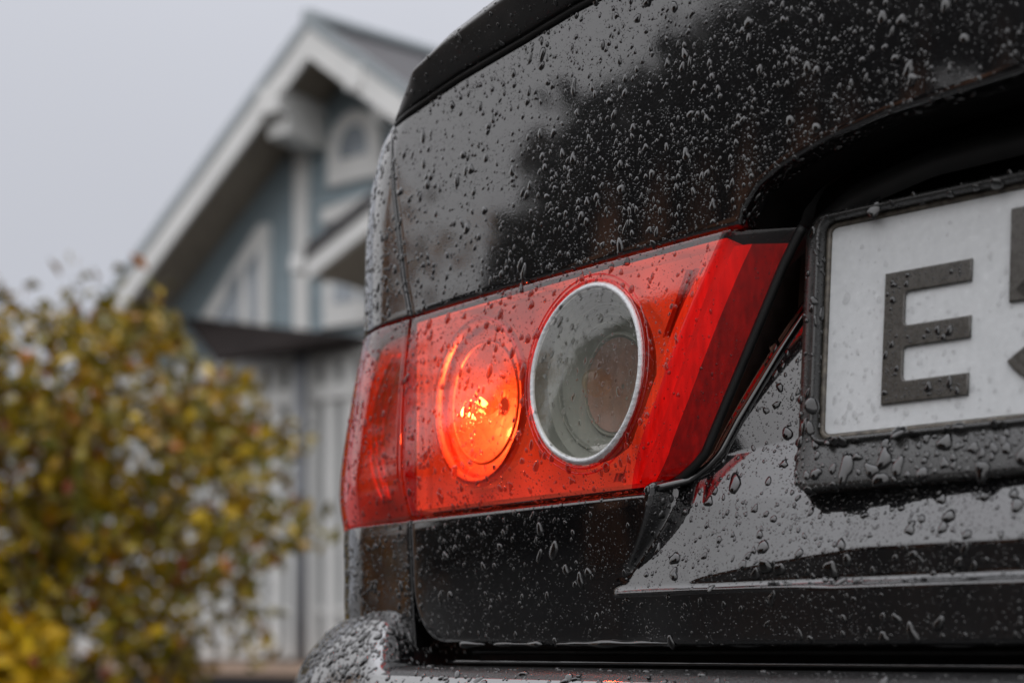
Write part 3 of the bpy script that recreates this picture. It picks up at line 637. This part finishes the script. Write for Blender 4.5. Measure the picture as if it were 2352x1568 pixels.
# brackets under the rake
def bracket(x0, x1, ytop, steps, off0):
    a0 = hp(x0, ytop, off0)[0]; a1 = hp(x1, ytop, off0)[0]; zt_ = hp((x0 + x1) / 2, ytop, off0)[1]
    for k, (fo_, dz) in enumerate(steps):
        slab('bracket', [(a0, zt_ - dz[1]), (a1, zt_ - dz[1]), (a1, zt_ - dz[0]), (a0, zt_ - dz[0])], off0 * fo_, off0 * fo_, 'white_wood')
bracket(600, 645, 232, [(1.06, (-.12, .12)), (.86, (.122, .30))], OV)
bracket(800, 835, 165, [(1.06, (-.05, .16)), (.5, (.162, .34))], OV)
# windows
def frame_window(name, outer, panes, off=.03, label=None):
    fr_ = slab(name, outer, off + .03, .07, 'white_wood')
    for p_ in panes:
        pa = slab('pane', p_, off + .038, .004, 'window_glass', fr_)
    return fr_
frame_window('window', px([(461, 728), (593, 516), (614, 512), (614, 748)], .06), [px([(495, 722), (550, 630), (550, 738), (500, 736)], .068), px([(565, 612), (592, 572), (592, 740), (572, 742)], .068), px([(520, 660), (552, 612), (552, 624), (522, 672)], .068)])
ac = hp(812, 335, .06); ar = abs(hp(752, 335, .06)[0] - ac[0]) 
arch = [(ac[0] + ar, ac[1] - .33), (ac[0] - ar, ac[1] - .33)] + [(ac[0] - ar * math.cos(t_), ac[1] + ar * 1.05 * math.sin(t_)) for t_ in np.linspace(0, math.pi, 18)]
archp = [(ac[0] + ar * .52, ac[1] - .10), (ac[0] - ar * .52, ac[1] - .10)] + [(ac[0] - ar * .52 * math.cos(t_), ac[1] + ar * .6 * math.sin(t_)) for t_ in np.linspace(0, math.pi, 14)]
frame_window('arched_window', arch, [archp])
frame_window('window', px([(742, 620), (880, 605), (880, 735), (742, 752)], .06), [px([(765, 645), (812, 640), (812, 690), (765, 698)], .068), px([(826, 640), (870, 634), (870, 682), (826, 690)], .068)])
slab('trim_board', px([(738, 480), (880, 435), (880, 470), (738, 515)], .05), .05, .06, 'white_wood')
# small porch gable coming out of the front
PO = 1.0
def rk(x0, y0, x1, y1): return hp(x0, y0, PO), hp(x1, y1, PO)
(pa0, pz0), (pa1, pz1) = rk(706, 590, 856, 470)
def porch(name, d0, d1, off, th, mat): slab(name, [(pa0, pz0 + d0), (pa1 - .6, pz1 + .6 * (pz1 - pz0) / (pa0 - pa1) + d0), (pa1 - .6, pz1 + .6 * (pz1 - pz0) / (pa0 - pa1) + d1), (pa0, pz0 + d1)], off, th, mat)
porch('porch_roof', -.02, .09, PO + .04, PO + .02, 'roof_dark'); porch('porch_fascia', -.20, -.022, PO + .01, .05, 'white_wood'); porch('porch_soffit', -.14, -.12, PO - .05, PO - .08, 'soffit_wood')
gl_ = hp(683, 603, PO); slab('gutter_end', [(gl_[0] + .07, gl_[1] - .07), (gl_[0] - .09, gl_[1] - .07), (gl_[0] - .09, gl_[1] + .06), (gl_[0] + .07, gl_[1] + .06)], PO + .02, .5, 'white_wood')
# dark roof of the lower storey
A_, B_, C_, D_ = hp(425, 728, .05), hp(900, 778, .05), hp(735, 778, .55), hp(500, 822, .75)
v = [hw(*A_, .05), hw(*B_, .05), hw(*C_, .55), hw(*D_, .75)]; v += [(x, y, z_ - .05) for x, y, z_ in v]
hmesh('skirt_roof', v, [(0, 1, 2, 3), (7, 6, 5, 4), (0, 4, 5, 1), (1, 5, 6, 2), (2, 6, 7, 3), (3, 7, 4, 0)], 'roof_brown')
# white lower storey: panelling, battens, belts
WO = .12; zb0 = hp(600, 1512, WO)[1]; ztw = hp(690, 790, WO)[1]
low_wall = slab('lower_wall', [(aL + 3, zb0), (aR - 1, zb0), (aR - 1, ztw), (aL + 3, ztw)], WO, .1, 'gap_shade_wood')
a_ = aR - .8
while a_ < aL + 2.8:
    slab('batten', [(a_ + .06, zb0 + .01), (a_ - .06, zb0 + .01), (a_ - .06, ztw - .05), (a_ + .06, ztw - .05)], WO + .06, .058, 'white_wood', low_wall); a_ += .235
for y0, y1, t_ in [(815, 842, .08), (895, 930, .09), (1395, 1408, .05)]:
    zc0 = hp(690, y0, WO)[1]; zc1 = hp(690, y1, WO)[1]
    slab('belt_board', [(aL + 3, zc1), (aR - 1, zc1), (aR - 1, zc0), (aL + 3, zc0)], WO + t_, t_ - .002, 'white_wood')
dp = hp(690, 1100, .32); zt_ = hp(690, 785, .32)[1]; zb2 = hp(690, 1512, .32)[1]
xy = H0 + FL * dp[0] + FN * .32
tube('downpipe', [np.array((xy[0], xy[1], z_)) - hoff for z_ in (zb2, (zb2 + zt_) / 2, zt_)], .062, 'pipe_grey', house, 12)
zk0, zk1 = hp(500, 1547, .4)[1], hp(500, 1519, .4)[1]
slab('ledge', [(aL + 4, zk0), (aR - 1, zk0), (aR - 1, zk1), (aL + 4, zk1)], .42, .34, 'ledge_wood')
slab('foundation', [(aL + 4, 0.0), (aR - 1, 0.0), (aR - 1, zk0 - .002), (aL + 4, zk0 - .002)], .34, .3, 'foundation')

# ------------------------------------------------------------------ foliage
def leaves(centres, size, spread, n_each, aspect=.55, seed=0, droop=.3):
    g = np.random.default_rng(seed); C = np.repeat(np.array(centres), n_each, 0); n = len(C)
    Pn = C + g.normal(0, 1, (n, 3)) * np.array(spread)
    d = g.normal(0, 1, (n, 3)); d[:, 2] -= droop; d /= np.linalg.norm(d, axis=1, keepdims=True)
    e = np.cross(d, g.normal(0, 1, (n, 3))); e /= np.linalg.norm(e, axis=1, keepdims=True); f_ = np.cross(d, e)
    s = size * g.uniform(.6, 1.3, (n, 1))
    a = Pn; b = Pn + d * s * .5 + e * s * aspect * .5 - f_ * s * .08; c = Pn + d * s; dd = Pn + d * s * .5 - e * s * aspect * .5 - f_ * s * .08
    V = np.stack([a, b, c, dd], 1).reshape(-1, 3); i = np.arange(n)[:, None] * 4
    return V, np.concatenate([i, i + 1, i + 2, i + 3], 1)
def inside(pt, poly):
    x, y = pt; c = False; j = len(poly) - 1
    for i in range(len(poly)):
        xi, yi = poly[i]; xj, yj = poly[j]
        if (yi > y) != (yj > y) and x < (xj - xi) * (y - yi) / (yj - yi) + xi: c = not c
        j = i
    return c
BY = 5.3
bushpoly = [(-700, 900), (-400, 720), (-150, 660), (0, 700), (60, 740), (90, 860), (150, 850), (150, 740), (195, 655), (230, 690), (310, 690), (350, 715), (430, 745), (470, 800), (500, 850), (540, 870), (560, 940), (640, 985), (680, 1010), (682, 1060), (610, 1075), (600, 1110), (690, 1170), (718, 1205), (650, 1235), (620, 1290), (650, 1340), (630, 1390), (560, 1390), (500, 1430), (450, 1470), (430, 1530), (400, 1700), (-700, 1700)]
holes = [(60, 780, 55, 70), (350, 870, 60, 22), (430, 860, 50, 22), (490, 1160, 75, 45), (620, 1130, 60, 50), (555, 1250, 35, 28), (600, 1230, 30, 30), (620, 1350, 48, 55), (310, 1270, 28, 40), (430, 1345, 35, 45), (155, 1180, 35, 30), (390, 1440, 40, 40), (700, 1290, 40, 30), (300, 730, 40, 18), (220, 830, 30, 26)]
cent = []; g = np.random.default_rng(5)
while len(cent) < 1150:
    x, y = g.uniform(-650, 730), g.uniform(640, 1690)
    if not inside((x, y), bushpoly): continue
    if any(((x - hx) / rx_) ** 2 + ((y - hy) / ry_) ** 2 < .95 for hx, hy, rx_, ry_ in holes): continue
    if x > 0 and math.sin(x * .021 + 1) * math.sin(y * .024 + x * .006) > .62: continue
    Y = BY + g.normal(0, .28); cent.append(((x - CX) / F * Y, Y, CZ + (HY - y) / F * Y))
for x, y in [(190, 662), (20, 720), (110, 745), (35, 830), (90, 800), (585, 1455), (580, 1480), (400, 1555), (430, 1540), (700, 1205), (545, 905)]:
    cent.append(((x - CX) / F * BY, BY, CZ + (HY - y) / F * BY))
shrub = empty('autumn_shrub', ((120 - CX) / F * BY, BY, 0)); tag(shrub, 'leafy shrub in yellow and olive autumn colours in front of the house', 'shrub')
so = np.array(shrub.location)
V, Fq = leaves(cent, .068, (.045, .10, .045), 15, seed=3)
crown = mesh_obj('crown', V - so, Fq, 'autumn_leaf', shrub, False)
yl = [((g.uniform(-20, 110) - CX) / F * 4.6, 4.6, CZ + (HY - g.uniform(1470, 1600)) / F * 4.6) for _ in range(34)]
V, Fq = leaves(yl, .09, (.03, .04, .03), 9, seed=4); mesh_obj('yellow_leaves', V - so, Fq, 'yellow_leaf', shrub, False)
for k in range(16):
    b = Vector((g.normal(0, .12), g.normal(0, .12), .0)); tip = Vector(cent[int(g.integers(0, len(cent)))]) - Vector(so)
    mid = b.lerp(tip, .5) + Vector((g.normal(0, .1), g.normal(0, .1), .2))
    pts = [b * (1 - t_) ** 2 + mid * 2 * t_ * (1 - t_) + tip * t_ ** 2 for t_ in np.linspace(0, 1, 8)]
    tube('stem', pts, np.linspace(.018, .004, 8), 'bark', shrub, 6)

# trees and a timber building to the left of the car; the paint mirrors them
def pine(x, y, h, r, seed, label, base=.30, dense=1.0):
    g = np.random.default_rng(seed); t_ = empty('pine_tree', (x, y, 0)); tag(t_, label, 'tree', 'trees left of the car')
    tube('trunk', [(0, 0, 0), (g.normal(0, .05), g.normal(0, .05), h * .5), (g.normal(0, .08), 0, h)], [.26, .21, .07], 'pine_bark', t_, 10)
    cs = []
    for k in range(int(150 * dense)):
        f_ = g.uniform(0, 1); zz_ = h * (base + (1 - base) * f_); rr_ = r * (1 - f_ ** 1.3) * g.uniform(.2, 1); a = g.uniform(0, 6.28); cs.append((rr_ * math.cos(a), rr_ * math.sin(a), zz_))
    V, Fq = leaves(cs, .34, (.22, .22, .14), 14, .55, seed, .2); mesh_obj('crown', V, Fq, 'dark_leaf', t_, False)
def at(az, d): return d * math.sin(R(az)), d * math.cos(R(az))
WALLT = [(-77.2, 13, 3.5, 1.1), (-80.5, 13.5, 4.9, 1.3), (-84, 13, 5.7, 1.5), (-88, 14, 6.6, 1.6), (-92, 13.5, 6.6, 1.6), (-96, 14, 7.2, 1.7), (-100, 13.5, 7.5, 1.7), (-104, 13, 6.9, 1.6), (-108.5, 14, 5.6, 1.4), (-113, 13, 6.9, 1.7), (-118, 13.5, 7.2, 1.8), (-123.5, 13, 6.8, 1.8)]
for i, (a_, d_, h, r) in enumerate(WALLT):
    x, y = at(a_, d_); pine(x, y, h, r, 40 + i, 'dense dark evergreen tree left of the car, mirrored in its wet paint', base=.02, dense=3.0)
for i, (a_, d_, h) in enumerate([(-84.5, 9, 4.6), (-88.2, 9.2, 5.0), (-91.3, 9.6, 5.4), (-94, 8.8, 5.2), (-97.5, 9.2, 5.7), (-100.5, 9.5, 6.0), (-104.5, 9.3, 5.7), (-109, 9.5, 5.6)]):
    x, y = at(a_, d_); pine(x, y, h, .8, 70 + i, 'slender pine with bare reddish trunk, mirrored in the wet trunk lid', base=.90, dense=.15)
# a second autumn shrub left of the frame, mirrored in the body corner
sh2 = empty('autumn_shrub', (-5.30, 2.82, 0)); tag(sh2, 'orange autumn shrub mirrored in the corner of the wet black body', 'shrub')
g = np.random.default_rng(9); cs = [(g.normal(0, .26), g.normal(0, .26), g.uniform(.15, 2.75)) for _ in range(300)]
V, Fq = leaves(cs, .11, (.14, .14, .12), 14, .6, 8); mesh_obj('crown', V, Fq, 'orange_leaf', sh2, False)
for k in range(5): tube('stem', [(g.normal(0, .06), g.normal(0, .06), 0), (g.normal(0, .2), g.normal(0, .2), .8), (g.normal(0, .4), g.normal(0, .4), 1.5)], [.03, .02, .006], 'bark', sh2, 6)

# ------------------------------------------------------------------ rain on the car
def patch_samples(reg, n, g, weight=None, minface=.06):
    if reg == 'frame': minface = .3
    V, q = PATCH[reg]; Wv = W(V); A = Wv[q]; c = A.mean(1); nn = np.cross(A[:, 2] - A[:, 0], A[:, 3] - A[:, 1]); ar = np.linalg.norm(nn, axis=1) / 2; nn /= (2 * ar[:, None] + 1e-15)
    view = np.array([0, 0, CZ]) - c; dist = np.linalg.norm(view, axis=1); view /= dist[:, None]; cs = (nn * view).sum(1)
    sg = -np.sign((nn @ np.array([QD[0], QD[1], -.35]) * ar).sum()); nn = nn * sg; cs = cs * sg
    sx = CX + F * c[:, 0] / c[:, 1]; sy = HY - F * (c[:, 2] - CZ) / c[:, 1]
    ok = (sx > 560) & (sx < 2500) & (sy > -120) & (sy < 1700) & (cs > minface) & (c[:, 1] > .2) & (ar > 1e-10)
    loc = V[q].mean(1); u = -loc[:, 0] + UM; z = loc[:, 2]
    cl_ = .5 + .5 * np.sin(u * 91 + 3 * np.sin(z * 63)) * np.sin(z * 117 + 2 * np.sin(u * 71))
    w_ = np.where(ok, ar * (.35 + 1.0 * cl_), 0)
    if weight is not None: w_ = w_ * weight(u, z)
    if w_.sum() <= 0: return None
    idx = g.choice(len(q), n, p=w_ / w_.sum()); ab = g.uniform(0, 1, (n, 2))
    B = A[idx]; p = (B[:, 0] * ((1 - ab[:, :1]) * (1 - ab[:, 1:])) + B[:, 1] * (ab[:, :1] * (1 - ab[:, 1:])) + B[:, 2] * ab[:, :1] * ab[:, 1:] + B[:, 3] * ((1 - ab[:, :1]) * ab[:, 1:]))
    return p, nn[idx]
def drops(p, nn, r, g, n=10, rings=((1.0, -.06), (.97, .42), (.74, .80), (.38, .97)), el=1.55, hgt=.52):
    """rounded drops with an uneven outline, a little heavier and longer downhill"""
    m_ = len(p); dn = np.tile(np.array([0, 0, -1.0]), (m_, 1)); t_ = dn - nn * (dn * nn).sum(1)[:, None]
    flat = np.linalg.norm(t_, axis=1) < .12; t_[flat] = np.cross(nn[flat], [1, .3, .2]); t_ /= np.linalg.norm(t_, axis=1)[:, None]
    sl = np.sqrt(np.clip(1 - nn[:, 2] ** 2, 0, 1)); s_ = np.cross(nn, t_)
    rot = g.normal(0, .25, m_); t_, s_ = t_ * np.cos(rot)[:, None] + s_ * np.sin(rot)[:, None], s_ * np.cos(rot)[:, None] - t_ * np.sin(rot)[:, None]
    th = np.linspace(0, 2 * math.pi, n, endpoint=False)[None]
    am = np.minimum(1, r / .0012)[:, None]
    rho = 1 + am * (.16 * g.normal(0, 1, (m_, 1)) * np.cos(2 * th + g.uniform(0, 6.3, (m_, 1))) + .13 * g.normal(0, 1, (m_, 1)) * np.cos(3 * th + g.uniform(0, 6.3, (m_, 1))) + .06 * g.normal(0, 1, (m_, 1)) * np.cos(5 * th + g.uniform(0, 6.3, (m_, 1))))
    rho = np.clip(rho, .5, 1.7); e_ = (1 + np.abs(g.normal(0, el - 1, m_)) * sl)[:, None]
    yy = rho * np.cos(th) * e_; xx = rho * np.sin(th) * (1 + .22 * np.cos(th))
    hh = (hgt * g.uniform(.75, 1.15, m_))[:, None]; Vs = []
    for f_, z_ in rings:
        off = .16 * (1 - f_) * e_
        Vs.append(p[:, None] + r[:, None, None] * ((yy * f_ + off)[..., None] * t_[:, None] + (xx * f_)[..., None] * s_[:, None] + (hh * z_)[..., None] * nn[:, None]))
    ap = p + r[:, None] * (.16 * e_ * t_ + hh * nn)
    V = np.concatenate([np.stack(Vs, 1).reshape(m_, -1, 3), ap[:, None]], 1); K = len(rings); base = []
    for k in range(K - 1):
        for j in range(n): base.append((k * n + j, k * n + (j + 1) % n, (k + 1) * n + (j + 1) % n, (k + 1) * n + j))
    tri = [((K - 1) * n + j, (K - 1) * n + (j + 1) % n, K * n) for j in range(n)]
    return V, base, tri
def cover(x, y, rad, taken, cell=.01): return False
g = np.random.default_rng(21)
RING_F = ((1.0, -.05), (.72, .72))
def lognorm(n, med, sig, lo, hi): return np.clip(np.exp(g.normal(math.log(med), sig, n)), lo, hi) * 1e-3
ramp_w = lambda u, z: np.where((u < .135) & (z > .750), 2.2, 1.0)
# region: (medium count, median mm, sigma, max mm, fine count, where it is, weight)
SPEC = {
 'lid': (3000, .60, .54, 2.4, 18000, 'black trunk lid above the tail lamp', lambda u, z: np.where(z < 1.052, 1, 0)),
 'lower': (2300, .62, .60, 3.2, 20000, 'black lower panel of the trunk lid', ramp_w),
 'lens': (900, .66, .52, 2.2, 4500, 'red tail lamp lens', None),
 'clear': (260, .58, .50, 1.8, 1200, 'clear round reversing lens', None),
 'strip': (40, .5, .4, 1.0, 300, 'dark red inner side of the tail lamp', None),
 'quarter_up': (700, .70, .42, 1.7, 2500, 'black rear quarter panel above the lamp', lambda u, z: np.where(z < 1.045, 1, 0)),
 'quarter_low': (420, .72, .42, 1.8, 1500, 'black rear quarter panel below the lamp', lambda u, z: np.where(z > .735, 1, 0)),
 'qlens': (520, .66, .40, 1.5, 1500, 'red lamp corner on the quarter panel', None),
 'bumper': (2600, .90, .45, 2.6, 6000, 'bumper top at the car corner', lambda u, z: np.where(u > .325, 1.6, .25) * (z > .66)),
 'pad': (160, .85, .5, 2.6, 1500, 'black step pad of the bumper under the lid', None),
 'spoiler': (170, .65, .40, 1.5, 600, 'dark lip spoiler', lambda u, z: np.where(u > .1, 1, .2)),
 'frame': (620, .90, .58, 3.2, 5000, 'wide lower bar of the number plate frame', lambda u, z: np.where(z < .815, 1.6, .5)),
 'letter': (60, .75, .5, 2.0, 700, 'dark embossed letter on the number plate', None),
 'plate': (260, .75, .40, 1.8, 500, 'white number plate', lambda u, z: np.interp(z, [.82, .91], [1.6, .25])),
}
BIG = []; STUFF = {'water': [], 'plate_drop': [], 'water_on_paint': [], 'water_on_lens': []}
for reg, (nm, med, sig, mx_, nf, where, wt) in SPEC.items():
    mat = 'plate_drop' if reg == 'plate' else 'water' if reg == 'clear' else 'water_on_lens' if reg in ('lens', 'strip', 'qlens') else 'water_on_paint'
    sm = patch_samples(reg, nm, g, wt)
    if sm is not None:
        p, nn = sm; r = lognorm(nm, med, sig, .28, mx_)
        o_ = np.argsort(-r); p, nn, r = p[o_], nn[o_], r[o_]; keep_ = []
        for i in range(nm):                                           # no two drops overlap
            if i and keep_:
                k_ = np.array(keep_); d_ = np.linalg.norm(p[k_] - p[i], axis=1)
                if (d_ < (r[k_] + r[i]) * (1.05 if i % 9 else .6)).any(): continue
            keep_.append(i)
        p, nn, r = p[keep_], nn[keep_], r[keep_]
        size = r * F / p[:, 1]; BIG += [(size[i], reg, where, mat, p[i], nn[i], r[i]) for i in range(len(r))]
    sm = patch_samples(reg, nf, g, wt)
    if sm is not None:
        p, nn = sm; r = (.12 + .32 * g.uniform(0, 1, nf) ** 2) * 1e-3; V, bq_, tr_ = drops(p, nn, r, g, 6, RING_F, 1.2, .5); STUFF[mat].append((V, bq_, tr_))
BIG.sort(key=lambda t_: -t_[0])
LBL = {}
for size, reg, where, mat, p, nn, r in BIG[:300]:
    V, bq_, tr_ = drops(p[None], nn[None], np.array([r]), g, 14)
    ob = mesh_obj('water_droplet', V[0] - p, list(bq_) + list(tr_), mat); ob.location = p
    tag(ob, 'large clear raindrop beaded on the ' + where, 'raindrop', 'large raindrops on the ' + where)
for mat in STUFF:
    rest = [t_ for t_ in BIG[300:] if t_[3] == mat]
    if rest:
        V, bq_, tr_ = drops(np.array([t_[4] for t_ in rest]), np.array([t_[5] for t_ in rest]), np.array([t_[6] for t_ in rest]), g, 10); STUFF[mat].append((V, bq_, tr_))
    VV, FF, b_ = [], [], 0
    for V, bq_, tr_ in STUFF[mat]:
        k_ = V.shape[1]; o_ = (np.arange(len(V)) * k_ + b_)[:, None, None]
        FF += (np.array(bq_)[None] + o_).reshape(-1, 4).tolist() + (np.array(tr_)[None] + o_).reshape(-1, 3).tolist(); VV.append(V.reshape(-1, 3)); b_ += len(V) * k_
    ob = mesh_obj('fine_raindrops', np.concatenate(VV), FF, mat); ob['kind'] = 'stuff'
    tag(ob, {'plate_drop': 'fine raindrops scattered over the white number plate', 'water': 'fine raindrops beaded on the clear reversing lens', 'water_on_lens': 'fine raindrops beaded on the red tail lamp lens', 'water_on_paint': 'fine rain mist and small beads covering the black car body'}[mat], 'raindrops')
# water hanging along edges
def bead_line(pts, r0, r1, seed, mat='water_on_paint'):
    g = np.random.default_rng(seed); n = len(pts); ph = g.uniform(0, 6, 4); t_ = np.linspace(0, 1, n)
    k_ = n / 60; rr = r0 + (r1 - r0) * np.clip(.45 + .3 * np.sin(t_ * 9 * k_ + ph[0]) + .25 * np.sin(t_ * 19 * k_ + ph[1]) + .2 * np.sin(t_ * 4 * k_ + ph[2]), 0, 1)
    rr[:3] *= [.2, .5, .8]; rr[-3:] *= [.8, .5, .2]
    o = tube('water_bead_line', W(np.array(pts)), rr, mat, None, 8); return o
def lidbot(u): return L(u, skin(u, .7225) - .0010, .7226 + 0 * u)
for i, (a_, b_) in enumerate([(.285, .262), (.255, .215), (.205, .12), (.112, .03), (-.005, -.20)]):
    o = bead_line(lidbot(np.linspace(a_, b_, max(12, int(abs(a_ - b_) / .0012)))), .0008, .0024, 60 + i); o['kind'] = 'stuff'; tag(o, 'water hanging in a bead along the lower lid edge', 'water')
